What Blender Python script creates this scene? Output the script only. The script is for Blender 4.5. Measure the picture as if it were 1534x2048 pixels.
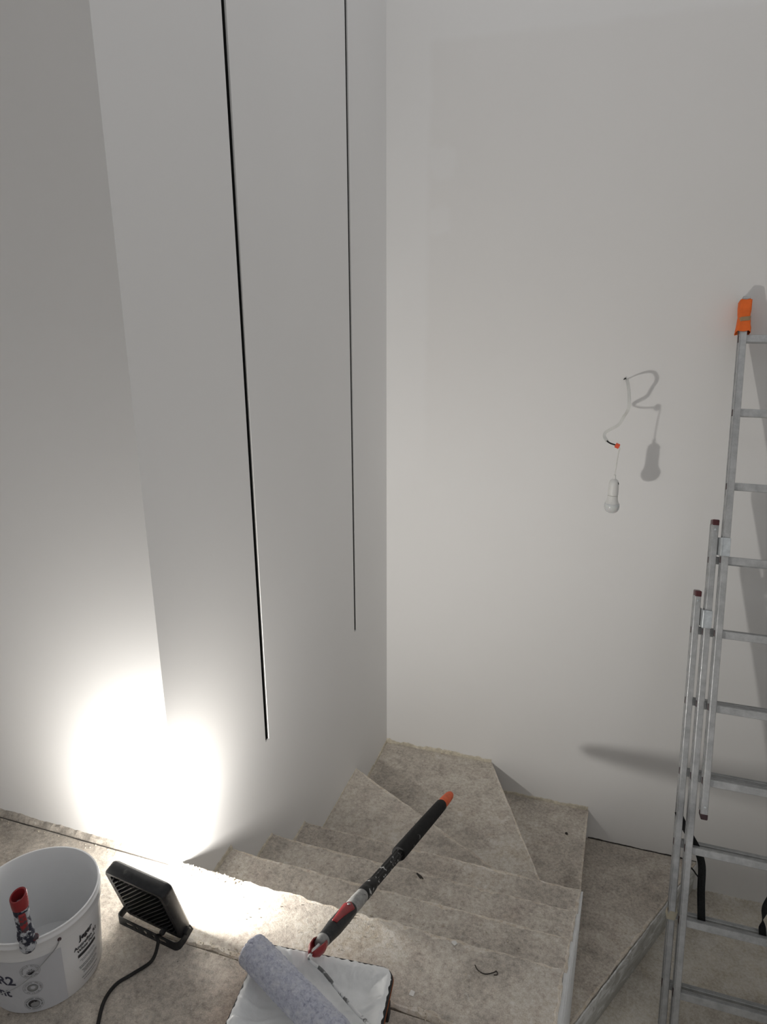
import bpy, bmesh, math, random
from mathutils import Vector, Matrix, noise

random.seed(7)
for o in list(bpy.data.objects):
    bpy.data.objects.remove(o, do_unlink=True)
scene = bpy.context.scene
C = scene.collection
R = math.radians

# ------------------------------------------------------------------ camera
FPX, W_PX, H_PX = 1399.09, 1534.0, 2048.0
PITCH, ROLL, YAW = R(17.1301), R(-0.1256), R(-18.3246)
CAM = Vector((1.0615, -1.3576, 1.5493))
fw = Vector((math.sin(YAW) * math.cos(PITCH), math.cos(YAW) * math.cos(PITCH), -math.sin(PITCH)))
rt = Vector((math.cos(YAW), -math.sin(YAW), 0))
up = rt.cross(fw)
rt2 = rt * math.cos(ROLL) + up * math.sin(ROLL)
up2 = -rt * math.sin(ROLL) + up * math.cos(ROLL)
cd = bpy.data.cameras.new('camera')
cam = bpy.data.objects.new('camera', cd)
C.objects.link(cam)
M = Matrix((rt2, up2, -fw)).transposed().to_4x4()
M.translation = CAM
cam.matrix_world = M
cd.sensor_fit = 'HORIZONTAL'
cd.sensor_width = 36.0
cd.lens = FPX * 36.0 / W_PX
cd.clip_start = 0.01
scene.camera = cam

# ------------------------------------------------------------------ world, exposure
world = bpy.data.worlds.new('world')
scene.world = world
world.use_nodes = True
bg = world.node_tree.nodes['Background']
bg.inputs['Color'].default_value = (0.985, 0.985, 1.0, 1)
bg.inputs['Strength'].default_value = 0.57
scene.view_settings.view_transform = 'Standard'
scene.view_settings.look = 'None'
scene.view_settings.exposure = 0.0
scene.view_settings.gamma = 1.0
scene.view_settings.use_curve_mapping = False
LAMP_POWER = 14.0
LAMP_COLOR = (1.0, 0.965, 0.91)

# ------------------------------------------------------------------ measures
H = 0.175                    # riser
D = 1.898                    # depth of the stairwell, wall_back at y = D
Y1, Y2, Y3, Y4 = 0.2538, 0.5262, 0.8037, 1.4078
X5, X6, X7 = 0.6024, 1.1225, 1.6688
PIV = (1.105, 0.803)
ZLOW = -8 * H
CEIL = 2.78
WTOP = 3.15                  # the stairwell walls rise past the ceiling round the added opening
FILL_Y = -0.85                # near edge of the ceiling gap added to let in fill light
JOINT = -0.224


def xr(y):                   # free edge of the flight
    return 1.069 + 0.042 * y


# ------------------------------------------------------------------ materials
def nt(name):
    m = bpy.data.materials.new(name)
    m.use_nodes = True
    t = m.node_tree
    return m, t, t.nodes['Principled BSDF']


def node(t, typ, **kw):
    n = t.nodes.new(typ)
    for k, v in kw.items():
        if k in n.inputs:
            n.inputs[k].default_value = v
        else:
            setattr(n, k, v)
    return n


def coords(t):
    return t.nodes.new('ShaderNodeNewGeometry').outputs['Position']


def tex_noise(t, vec, scale, detail=4, rough=0.55, dist=0.0):
    n = node(t, 'ShaderNodeTexNoise')
    n.inputs['Scale'].default_value = scale
    n.inputs['Detail'].default_value = detail
    n.inputs['Roughness'].default_value = rough
    n.inputs['Distortion'].default_value = dist
    t.links.new(vec, n.inputs['Vector'])
    return n.outputs['Fac']


def ramp(t, fac, stops):
    n = t.nodes.new('ShaderNodeValToRGB')
    e = n.color_ramp.elements
    while len(e) > 1:
        e.remove(e[-1])
    for i, (p, c) in enumerate(stops):
        if not hasattr(c, '__len__'):
            c = (c, c, c)
        s = e[0] if i == 0 else e.new(p)
        s.position = p
        s.color = (*c, 1)
    t.links.new(fac, n.inputs['Fac'])
    return n.outputs['Color']


def mix(t, fac, a, b, mode='MIX'):
    n = t.nodes.new('ShaderNodeMix')
    n.data_type = 'RGBA'
    n.blend_type = mode
    for s, v in ((n.inputs[0], fac), (n.inputs[6], a), (n.inputs[7], b)):
        if isinstance(v, (int, float)):
            s.default_value = v
        elif hasattr(v, 'links'):
            t.links.new(v, s)
        else:
            s.default_value = (*v, 1)
    return n.outputs[2]


def math_(t, op, a, b=None):
    n = t.nodes.new('ShaderNodeMath')
    n.operation = op
    for s, v in zip(n.inputs, (a, b)):
        if v is None:
            continue
        if isinstance(v, (int, float)):
            s.default_value = v
        else:
            t.links.new(v, s)
    return n.outputs[0]


def bump(t, bsdf, height, strength=0.3, dist=0.01):
    n = t.nodes.new('ShaderNodeBump')
    n.inputs['Strength'].default_value = strength
    n.inputs['Distance'].default_value = dist
    t.links.new(height, n.inputs['Height'])
    t.links.new(n.outputs['Normal'], bsdf.inputs['Normal'])


def simple(name, col, rough=0.5, metal=0.0, var=0.0, scale=30, bumps=0.0):
    m, t, b = nt(name)
    b.inputs['Roughness'].default_value = rough
    b.inputs['Metallic'].default_value = metal
    f = tex_noise(t, coords(t), scale, 4)
    lo = tuple(c * (1 - var) for c in col)
    hi = tuple(min(1, c * (1 + var)) for c in col)
    t.links.new(ramp(t, f, [(0.3, lo), (0.7, hi)]), b.inputs['Base Color'])
    if bumps:
        bump(t, b, f, bumps, 0.002)
    return m


def speckled(name, col, spot, rough=0.5, scale=60, lo=0.60, hi=0.64, metal=0.0):
    """a material spattered with dried paint"""
    m, t, b = nt(name)
    v = coords(t)
    f = tex_noise(t, v, scale, 5, 0.6, 0.4)
    k = ramp(t, f, [(lo, 0.0), (hi, 1.0)])
    g = tex_noise(t, v, scale * 3, 2)
    base = ramp(t, g, [(0.3, tuple(c * 0.8 for c in col)), (0.7, tuple(c * 1.2 for c in col))])
    t.links.new(mix(t, k, base, spot), b.inputs['Base Color'])
    b.inputs['Roughness'].default_value = rough
    b.inputs['Metallic'].default_value = metal
    bump(t, b, f, 0.25, 0.002)
    return m


def matte(*names):
    for n_ in names:
        MAT[n_].node_tree.nodes['Principled BSDF'].inputs['Specular IOR Level'].default_value = 0.22


def wall_material(name, patch=False):
    m, t, b = nt(name)
    v = coords(t)
    big = tex_noise(t, v, 0.9, 2, 0.5)
    col = ramp(t, big, [(0.3, (0.815, 0.810, 0.800)), (0.7, (0.85, 0.846, 0.838))])
    if patch:
        # the rolled field of newer paint inside a brushed border
        sx = t.nodes.new('ShaderNodeSeparateXYZ')
        t.links.new(v, sx.inputs[0])
        wob = math_(t, 'MULTIPLY', tex_noise(t, v, 5, 3), 0.05)
        fx = ramp(t, math_(t, 'SUBTRACT', math_(t, 'ADD', sx.outputs['X'], wob), 0.0),
                  [(0.205, 0.0), (0.235, 1.0)])
        zt = math_(t, 'MULTIPLY', math_(t, 'ADD', sx.outputs['Z'], wob), 0.3)
        fz = ramp(t, zt, [(0.772, 1.0), (0.781, 0.0)])
        fl = ramp(t, zt, [(0.20, 0.0), (0.40, 1.0)])
        k = math_(t, 'MULTIPLY', math_(t, 'MULTIPLY', fx, fz), fl)
        # lighter roller dabs
        for cx, cz, rx, rz in ((0.255, 2.10, 0.07, 0.075), (0.25, 1.87, 0.06, 0.07)):
            dx = math_(t, 'DIVIDE', math_(t, 'SUBTRACT', math_(t, 'ADD', sx.outputs['X'], wob), cx + 0.025), rx)
            dz = math_(t, 'DIVIDE', math_(t, 'SUBTRACT', math_(t, 'ADD', sx.outputs['Z'], wob), cz + 0.025), rz)
            q = math_(t, 'ADD', math_(t, 'MAXIMUM', math_(t, 'ABSOLUTE', dx), math_(t, 'ABSOLUTE', dz)), math_(t, 'MULTIPLY', tex_noise(t, v, 16, 3), 0.9))
            k = math_(t, 'MULTIPLY', k, math_(t, 'ADD', 0.25, math_(t, 'MULTIPLY', ramp(t, math_(t, 'MULTIPLY', q, 0.5), [(0.52, 0.0), (0.72, 1.0)]), 0.75)))
        col = mix(t, math_(t, 'MULTIPLY', k, 0.42), col, mix(t, 1.0, col, (0.93, 0.915, 0.90), 'MULTIPLY'))
    t.links.new(col, b.inputs['Base Color'])
    b.inputs['Roughness'].default_value = 0.75
    fine = tex_noise(t, v, 260, 3, 0.6)
    bump(t, b, fine, 0.05, 0.002)
    return m


def concrete(name, tint=(1, 1, 1), gain=1.0):
    m, t, b = nt(name)
    v = coords(t)
    a = tex_noise(t, v, 2.6, 5, 0.62, 0.3)
    mid = tex_noise(t, v, 13, 6, 0.68, 0.2)
    fine = tex_noise(t, v, 75, 5, 0.7)
    grit = tex_noise(t, v, 330, 2, 0.6)

    def g(r_, g_, b_):
        return (r_ * gain * tint[0], g_ * gain * tint[1], b_ * gain * tint[2])
    col = ramp(t, a, [(0.28, g(0.255, 0.230, 0.203)), (0.5, g(0.335, 0.308, 0.275)), (0.72, g(0.42, 0.392, 0.352))])
    col = mix(t, 0.58, col, ramp(t, mid, [(0.28, 0.26), (0.5, 0.5), (0.74, 0.72)]), 'OVERLAY')
    col = mix(t, 0.75, col, ramp(t, fine, [(0.26, 0.22), (0.5, 0.5), (0.76, 0.74)]), 'OVERLAY')
    col = mix(t, 0.5, col, ramp(t, grit, [(0.25, 0.26), (0.75, 0.72)]), 'OVERLAY')
    # pale paint and plaster spots, dark pits
    sp = tex_noise(t, v, 34, 3, 0.55, 0.9)
    col = mix(t, math_(t, 'MULTIPLY', ramp(t, sp, [(0.685, 0.0), (0.71, 1.0)]), 0.5), col, (0.62, 0.60, 0.56))
    vo = node(t, 'ShaderNodeTexVoronoi')
    vo.inputs['Scale'].default_value = 26
    t.links.new(v, vo.inputs['Vector'])
    col = mix(t, math_(t, 'MULTIPLY', ramp(t, vo.outputs['Distance'], [(0.035, 1.0), (0.06, 0.0)]), 0.8), col, (0.66, 0.65, 0.62))
    vo2 = node(t, 'ShaderNodeTexVoronoi')
    vo2.inputs['Scale'].default_value = 17
    t.links.new(v, vo2.inputs['Vector'])
    pit = ramp(t, vo2.outputs['Distance'], [(0.03, 1.0), (0.055, 0.0)])
    col = mix(t, math_(t, 'MULTIPLY', pit, 0.6), col, (0.10, 0.09, 0.08))
    # trowel scuffs
    sc = tex_noise(t, v, 7, 6, 0.75, 1.8)
    col = mix(t, math_(t, 'MULTIPLY', ramp(t, sc, [(0.47, 0.0), (0.50, 1.0), (0.53, 0.0)]), 0.16), col, (0.55, 0.53, 0.49))
    t.links.new(col, b.inputs['Base Color'])
    b.inputs['Roughness'].default_value = 0.86
    hgt = math_(t, 'ADD', math_(t, 'MULTIPLY', mid, 0.9), math_(t, 'ADD', math_(t, 'MULTIPLY', fine, 0.5), math_(t, 'MULTIPLY', grit, 0.15)))
    bump(t, b, hgt, 0.42, 0.006)
    return m


def smeared(name):
    """concrete riser streaked with pale filler"""
    m, t, b = nt(name)
    v = coords(t)
    mp = node(t, 'ShaderNodeMapping')
    mp.inputs['Scale'].default_value = (6, 6, 11)
    t.links.new(v, mp.inputs['Vector'])
    f = tex_noise(t, mp.outputs['Vector'], 1.6, 6, 0.7, 1.0)
    sz = t.nodes.new('ShaderNodeSeparateXYZ')
    t.links.new(v, sz.inputs[0])
    f2 = math_(t, 'ADD', f, math_(t, 'MULTIPLY', math_(t, 'ADD', sz.outputs['Z'], 1.30), 1.1))   # more filler towards the top edge
    col = ramp(t, f2, [(0.36, (0.46, 0.455, 0.42)), (0.50, (0.58, 0.585, 0.56)), (0.60, (0.82, 0.83, 0.825))])
    t.links.new(col, b.inputs['Base Color'])
    b.inputs['Roughness'].default_value = 0.7
    bump(t, b, f, 0.4, 0.004)
    return m


def aluminium(name):
    m, t, b = nt(name)
    v = coords(t)
    f = tex_noise(t, v, 22, 6, 0.7)
    g = tex_noise(t, v, 120, 3, 0.6)
    col = ramp(t, f, [(0.3, (0.37, 0.38, 0.385)), (0.55, (0.50, 0.51, 0.515)), (0.75, (0.60, 0.61, 0.615))])
    t.links.new(col, b.inputs['Base Color'])
    b.inputs['Metallic'].default_value = 0.55
    t.links.new(ramp(t, g, [(0.3, 0.34), (0.7, 0.52)]), b.inputs['Roughness'])
    return m


def roller_nap(name):
    m, t, b = nt(name)
    v = coords(t)
    f = tex_noise(t, v, 150, 4, 0.7, 0.6)
    g = tex_noise(t, v, 45, 3, 0.6)
    col = ramp(t, f, [(0.28, (0.30, 0.31, 0.42)), (0.5, (0.54, 0.56, 0.66)), (0.72, (0.68, 0.70, 0.78))])
    col = mix(t, ramp(t, g, [(0.45, 0.0), (0.70, 0.55)]), col, (0.78, 0.79, 0.82))
    t.links.new(col, b.inputs['Base Color'])
    b.inputs['Roughness'].default_value = 0.9
    bump(t, b, f, 0.8, 0.004)
    return m


def wet_paint(name):
    m, t, b = nt(name)
    v = coords(t)
    f = tex_noise(t, v, 18, 4, 0.6, 1.2)
    t.links.new(ramp(t, f, [(0.3, (0.82, 0.835, 0.83)), (0.7, (0.88, 0.89, 0.885))]), b.inputs['Base Color'])
    b.inputs['Roughness'].default_value = 0.32
    bump(t, b, f, 0.25, 0.01)
    return m


MAT = {
    'wall': wall_material('white_wall_paint'),
    'wall_patch': wall_material('white_wall_paint_rolled', True),
    'concrete': concrete('raw_concrete', (1.0, 0.99, 0.97), 1.6),
    'screed': concrete('grey_floor_screed', (1.0, 0.985, 0.96), 1.4),
    'low': concrete('lower_floor_concrete', (0.97, 0.99, 0.98), 1.95),
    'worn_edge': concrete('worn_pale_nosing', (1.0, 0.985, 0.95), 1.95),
    'smear': smeared('filler_smeared_concrete'),
    'cream': simple('cream_plaster_residue', (0.60, 0.55, 0.45), 0.9, 0, 0.22, 60, 0.4),
    'white_plaster': simple('white_plaster', (0.76, 0.775, 0.775), 0.8, 0, 0.04, 40, 0.2),
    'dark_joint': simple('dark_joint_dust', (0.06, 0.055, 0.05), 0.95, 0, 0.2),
    'black_profile': simple('black_profile', (0.018, 0.019, 0.018), 0.45, 0, 0.2),
    'black_plastic': speckled('dusty_black_plastic', (0.028, 0.029, 0.030), (0.16, 0.15, 0.14), 0.5, 40, 0.62, 0.72),
    'lamp_black': speckled('dusty_black_lamp_casing', (0.026, 0.027, 0.029), (0.15, 0.145, 0.135), 0.42, 22, 0.60, 0.80),
    'glass': simple('lamp_glass', (0.75, 0.75, 0.72), 0.2),
    'alu': aluminium('worn_aluminium'),
    'zinc': simple('galvanised_steel', (0.62, 0.66, 0.68), 0.3, 0.7, 0.15, 50),
    'cap_red': simple('dark_red_plastic_cap', (0.085, 0.018, 0.022), 0.4, 0, 0.2),
    'cap_dark': simple('dark_plum_plastic_cap', (0.06, 0.03, 0.035), 0.5, 0, 0.2),
    'orange_cloth': simple('orange_cloth', (0.86, 0.16, 0.025), 0.85, 0, 0.10, 25, 0.5),
    'tan_tape': simple('tan_adhesive_tape', (0.34, 0.23, 0.12), 0.45, 0, 0.1),
    'mask_tape': simple('cream_masking_tape', (0.60, 0.56, 0.44), 0.7, 0, 0.06),
    'strap': simple('black_webbing', (0.016, 0.017, 0.018), 0.75, 0, 0.3, 200, 0.4),
    'bucket': simple('white_bucket_plastic', (0.80, 0.81, 0.82), 0.25, 0, 0.03, 8),
    'label_grey': simple('grey_print', (0.58, 0.595, 0.63), 0.4, 0, 0.02, 8),
    'ink': simple('black_print', (0.025, 0.025, 0.03), 0.5),
    'ink_grey': simple('grey_ink', (0.20, 0.21, 0.21), 0.5),
    'ink_navy': simple('navy_print', (0.035, 0.04, 0.075), 0.5),
    'ink_mid': simple('mid_grey_ink', (0.30, 0.31, 0.32), 0.5),
    'wire': simple('steel_wire', (0.36, 0.37, 0.38), 0.35, 0.7, 0.1),
    'red': simple('red_plastic', (0.27, 0.020, 0.024), 0.4, 0, 0.15),
    'handle_dirty': speckled('paint_caked_dark_handle', (0.03, 0.033, 0.05), (0.50, 0.52, 0.55), 0.6, 75, 0.46, 0.54),
    'red_dirty': speckled('paint_flecked_red_plastic', (0.30, 0.022, 0.026), (0.07, 0.05, 0.06), 0.5, 70, 0.42, 0.52),
    'pole_black': speckled('paint_flecked_black_pole', (0.014, 0.014, 0.014), (0.52, 0.52, 0.51), 0.5, 55, 0.60, 0.65),
    'foam': speckled('black_foam_grip', (0.013, 0.013, 0.013), (0.45, 0.45, 0.45), 0.8, 30, 0.68, 0.71),
    'collar': speckled('paint_caked_grey_collar', (0.30, 0.30, 0.29), (0.035, 0.035, 0.035), 0.6, 28, 0.58, 0.62),
    'orange_cap': simple('orange_rubber_cap', (0.72, 0.11, 0.02), 0.55, 0, 0.12, 60, 0.3),
    'tray_orange': simple('orange_brown_tray_plastic', (0.36, 0.105, 0.035), 0.5, 0, 0.12),
    'paint': wet_paint('wet_white_paint'),
    'nap': roller_nap('lavender_white_roller_nap'),
    'wire_dirty': speckled('paint_coated_wire', (0.15, 0.155, 0.15), (0.74, 0.75, 0.75), 0.5, 32, 0.44, 0.50),
    'cable_black': simple('black_rubber_cable', (0.02, 0.02, 0.02), 0.55, 0, 0.2),
    'cable_white': simple('white_flat_cable', (0.70, 0.70, 0.67), 0.5, 0, 0.05),
    'lamp_white': simple('white_lampholder', (0.70, 0.70, 0.68), 0.4, 0, 0.02),
    'connector': simple('orange_connector', (0.80, 0.10, 0.04), 0.4, 0, 0.1),
    'flake_dark': simple('dark_flake', (0.05, 0.045, 0.04), 0.9, 0, 0.3),
    'flake_white': simple('white_flake', (0.72, 0.71, 0.68), 0.8, 0, 0.05),
}


def globe_material():
    m, t, b = nt('opal_bulb_globe')
    b.inputs['Base Color'].default_value = (0.80, 0.81, 0.81, 1)
    b.inputs['Roughness'].default_value = 0.12
    f = tex_noise(t, coords(t), 20, 2)
    t.links.new(ramp(t, f, [(0.3, (0.60, 0.62, 0.62)), (0.7, (0.64, 0.66, 0.66))]), b.inputs['Base Color'])
    b.inputs['Subsurface Weight'].default_value = 0.1
    return m


MAT['globe'] = globe_material()
matte('foam', 'pole_black', 'black_plastic', 'strap', 'lamp_black', 'cable_black', 'flake_dark', 'dark_joint', 'concrete', 'screed', 'low', 'worn_edge', 'handle_dirty')


# ------------------------------------------------------------------ mesh helpers
class MB:
    def __init__(self):
        self.v, self.f = [], []

    def add(self, vs, fs):
        n = len(self.v)
        self.v += [tuple(p) for p in vs]
        self.f += [tuple(i + n for i in q) for q in fs]
        return self

    def box(self, x0, x1, y0, y1, z0, z1):
        vs = [(x, y, z) for z in (z0, z1) for y in (y0, y1) for x in (x0, x1)]
        return self.add(vs, [(0, 2, 3, 1), (4, 5, 7, 6), (0, 1, 5, 4), (2, 6, 7, 3), (0, 4, 6, 2), (1, 3, 7, 5)])

    def obox(self, c, ax, ay, az, hx, hy, hz):
        c, ax, ay, az = map(Vector, (c, ax, ay, az))
        vs = [c + ax * x * hx + ay * y * hy + az * z * hz for z in (-1, 1) for y in (-1, 1) for x in (-1, 1)]
        return self.add(vs, [(0, 2, 3, 1), (4, 5, 7, 6), (0, 1, 5, 4), (2, 6, 7, 3), (0, 4, 6, 2), (1, 3, 7, 5)])

    def lathe(self, prof, seg=48, axis=None, caps=(True, True)):
        """prof: (r, t) list; axis: (origin, dir)"""
        if axis is None:
            o, d = Vector((0, 0, 0)), Vector((0, 0, 1))
        else:
            o, d = Vector(axis[0]), Vector(axis[1]).normalized()
        a = d.orthogonal().normalized()
        if abs(d.z) > 0.999:
            a = Vector((1, 0, 0))
        b = d.cross(a)
        vs = []
        for r_, t_ in prof:
            for i in range(seg):
                an = 2 * math.pi * i / seg
                vs.append(o + d * t_ + (a * math.cos(an) + b * math.sin(an)) * r_)
        fs = []
        for k in range(len(prof) - 1):
            for i in range(seg):
                j = (i + 1) % seg
                fs.append((k * seg + i, k * seg + j, (k + 1) * seg + j, (k + 1) * seg + i))
        if caps[0]:
            fs.append(tuple(range(seg))[::-1])
        if caps[1]:
            fs.append(tuple(range((len(prof) - 1) * seg, len(prof) * seg)))
        return self.add(vs, fs)

    def tube(self, pts, r, seg=10, cap=True):
        pts = [Vector(p) for p in pts]
        rs = r if hasattr(r, '__len__') else [r] * len(pts)
        vs, fs, prev = [], [], None
        for i, p in enumerate(pts):
            d = (pts[min(i + 1, len(pts) - 1)] - pts[max(i - 1, 0)]).normalized()
            a = d.orthogonal().normalized() if prev is None else (prev - d * prev.dot(d)).normalized()
            prev = a
            b = d.cross(a)
            for k in range(seg):
                an = 2 * math.pi * k / seg
                vs.append(p + (a * math.cos(an) + b * math.sin(an)) * rs[i])
        for i in range(len(pts) - 1):
            for k in range(seg):
                j = (k + 1) % seg
                fs.append((i * seg + k, i * seg + j, (i + 1) * seg + j, (i + 1) * seg + k))
        if cap:
            fs.append(tuple(range(seg))[::-1])
            fs.append(tuple(range((len(pts) - 1) * seg, len(pts) * seg)))
        return self.add(vs, fs)

    def ribbon(self, pts, dirs, w, th):
        """flat band: pts centre line, dirs width direction at each point"""
        pts = [Vector(p) for p in pts]
        vs, fs = [], []
        for i, p in enumerate(pts):
            d = (pts[min(i + 1, len(pts) - 1)] - pts[max(i - 1, 0)]).normalized()
            s = Vector(dirs[i])
            s = (s - d * s.dot(d)).normalized()
            n = d.cross(s)
            ww = w[i] if hasattr(w, '__len__') else w
            for a, b in ((-1, -1), (1, -1), (1, 1), (-1, 1)):
                vs.append(p + s * a * ww / 2 + n * b * th / 2)
        for i in range(len(pts) - 1):
            for k in range(4):
                j = (k + 1) % 4
                fs.append((i * 4 + k, i * 4 + j, i * 4 + 4 + j, i * 4 + 4 + k))
        m = (len(pts) - 1) * 4
        fs += [(3, 2, 1, 0), (m, m + 1, m + 2, m + 3)]
        return self.add(vs, fs)

    def prism(self, poly, z0, z1):
        n = len(poly)
        vs = [(x, y, z0) for x, y in poly] + [(x, y, z1) for x, y in poly]
        fs = [tuple(range(n))[::-1], tuple(range(n, 2 * n))]
        fs += [(i, (i + 1) % n, n + (i + 1) % n, n + i) for i in range(n)]
        return self.add(vs, fs)

    def build(self, name, mat, parent=None, smooth=False, bevel=0.0, seg=2, angle=35):
        me = bpy.data.meshes.new(name)
        org = Vector(parent['_o']) if parent is not None and '_o' in parent else Vector((0, 0, 0))
        me.from_pydata([tuple(Vector(p) - org) for p in self.v], [], self.f)
        bm = bmesh.new()
        bm.from_mesh(me)
        bmesh.ops.recalc_face_normals(bm, faces=bm.faces)
        bm.to_mesh(me)
        bm.free()
        o = bpy.data.objects.new(name, me)
        C.objects.link(o)
        me.materials.append(MAT[mat] if isinstance(mat, str) else mat)
        if parent is not None:
            o.parent = parent
            o['_o'] = tuple(org)
        if smooth:
            for q in me.polygons:
                q.use_smooth = True
            sharp_by_angle(me, angle)
        if bevel:
            b = o.modifiers.new('bevel', 'BEVEL')
            b.width = bevel
            b.segments = seg
            b.limit_method = 'ANGLE'
            b.angle_limit = R(30)
        return o


def sharp_by_angle(me, deg):
    bm = bmesh.new()
    bm.from_mesh(me)
    for e in bm.edges:
        if len(e.link_faces) == 2:
            e.smooth = e.calc_face_angle(0) < R(deg)
    bm.to_mesh(me)
    bm.free()


def thing(name, label, cat, loc=(0, 0, 0), group=None):
    o = bpy.data.objects.new(name, None)
    o.empty_display_size = 0.05
    C.objects.link(o)
    o.location = loc
    o['_o'] = tuple(loc)
    o['label'] = label
    o['category'] = cat
    if group:
        o['group'] = group
    return o


def tag(o, label, cat, group=None):
    o['label'] = label
    o['category'] = cat
    if group:
        o['group'] = group
    return o


def struct(o, label=None):
    o['kind'] = 'structure'
    if label:
        o['label'] = label
    return o


def text_verts(body, size, bold=0.0, align='LEFT'):
    cu = bpy.data.curves.new('txt', 'FONT')
    cu.body = body
    cu.size = size
    cu.offset = bold
    cu.align_x = align
    cu.resolution_u = 3
    ob = bpy.data.objects.new('txt', cu)
    C.objects.link(ob)
    dg = bpy.context.evaluated_depsgraph_get()
    me = bpy.data.meshes.new_from_object(ob.evaluated_get(dg))
    vs = [tuple(v.co) for v in me.vertices]
    fs = [tuple(p.vertices) for p in me.polygons]
    bpy.data.objects.remove(ob)
    bpy.data.curves.remove(cu)
    bpy.data.meshes.remove(me)
    return vs, fs


def catmull(pts, n=8):
    P = [Vector(p) for p in pts]
    out = []
    for i in range(len(P) - 1):
        p0, p1, p2, p3 = P[max(i - 1, 0)], P[i], P[i + 1], P[min(i + 2, len(P) - 1)]
        for k in range(n):
            t = k / n
            out.append(0.5 * ((2 * p1) + (p2 - p0) * t + (2 * p0 - 5 * p1 + 4 * p2 - p3) * t * t + (3 * p1 - p0 - 3 * p2 + p3) * t ** 3))
    out.append(P[-1])
    return out


# ------------------------------------------------------------------ walls
S1, S2, SW = (0.521, 0.546), (1.411, 1.437), 0.048        # two recessed slots in wall_left
wl = MB()
for y0, y1 in ((0.12, S1[0]), (S1[1], S2[0]), (S2[1], D)):
    wl.box(-0.12, 0, y0, y1, SW, WTOP)
wl.box(-0.12, 0, 0.12, D, ZLOW - 0.2, SW)
for a, b in (S1, S2):
    wl.box(-0.12, -0.032, a, b, SW, WTOP)
wo = struct(wl.build('wall_left', 'wall'))
for i, (a, b) in enumerate((S1, S2)):
    p = MB()
    p.box(-0.0315, -0.029, a, b, SW, WTOP)
    p.box(-0.029, -0.0055, a, a + 0.0016, SW, WTOP)
    p.box(-0.029, -0.0055, b - 0.0016, b, SW, WTOP)
    p.box(-0.029, -0.0055, a, b, SW, SW + 0.002)
    q = p.build('slot_profile', 'black_profile', wo)
    q['label'] = 'black recessed channel in the white wall'

struct(MB().box(-3.2, 0, 0, 0.12, -0.25, WTOP).build('wall_front', 'wall'))
struct(MB().box(-0.12, 2.42, D, D + 0.12, ZLOW - 0.2, WTOP).build('wall_back', 'wall_patch'))
struct(MB().box(2.30, 2.42, -1.0, D, ZLOW - 0.2, WTOP).build('wall_right', 'wall'))
ce = MB()                    # the ceiling stops at the stairwell, with an unseen gap added for soft fill light
ce.box(-3.2, 2.30, -3.2, FILL_Y, CEIL, CEIL + 0.1)
ce.box(-3.2, 0.0, FILL_Y, -0.001, CEIL, CEIL + 0.1)
struct(ce.build('ceiling', 'wall'))

struct(MB().box(-3.2, 2.42, -3.32, -3.2, -0.25, CEIL).build('wall_rear', 'wall'))  # unseen wall behind the camera, added to limit fill light on wall_front
# ------------------------------------------------------------------ floors
fl = MB()
fl.prism([(-3.2, -3.2), (3.18, -3.2), (3.18, -1.0), (xr(-1.0), -1.0), (xr(JOINT), JOINT - 0.003), (-3.2, JOINT - 0.003)], -0.25, 0.0)
fl.prism([(-3.2, JOINT - 0.003), (0.0, JOINT - 0.003), (0.0, 0.0), (-3.2, 0.0)], -0.25, 0.0)
struct(fl.build('floor', 'screed'))
struct(MB().box(1.0, 2.30, -1.6, D, ZLOW - 0.12, ZLOW).build('floor_lower', 'low'), None)

# ------------------------------------------------------------------ staircase
stair = thing('staircase', 'raw grey concrete winder staircase going down along the white walls', 'staircase', (0.5, 0.5, ZLOW))
stair['_o'] = (0.5, 0.5, ZLOW)


def densify(poly, flags, step=0.011):
    out = []
    n = len(poly)
    for i in range(n):
        a, b = Vector(poly[i]), Vector(poly[(i + 1) % n])
        k = max(1, int((b - a).length / step)) if flags[i] else 1
        d = (b - a).normalized()
        nrm = Vector((d.y, -d.x))
        for j in range(k):
            out.append((a + (b - a) * j / k, nrm, flags[i], 0 < j, min(j, k - j) / k * (b - a).length))
    return out


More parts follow.
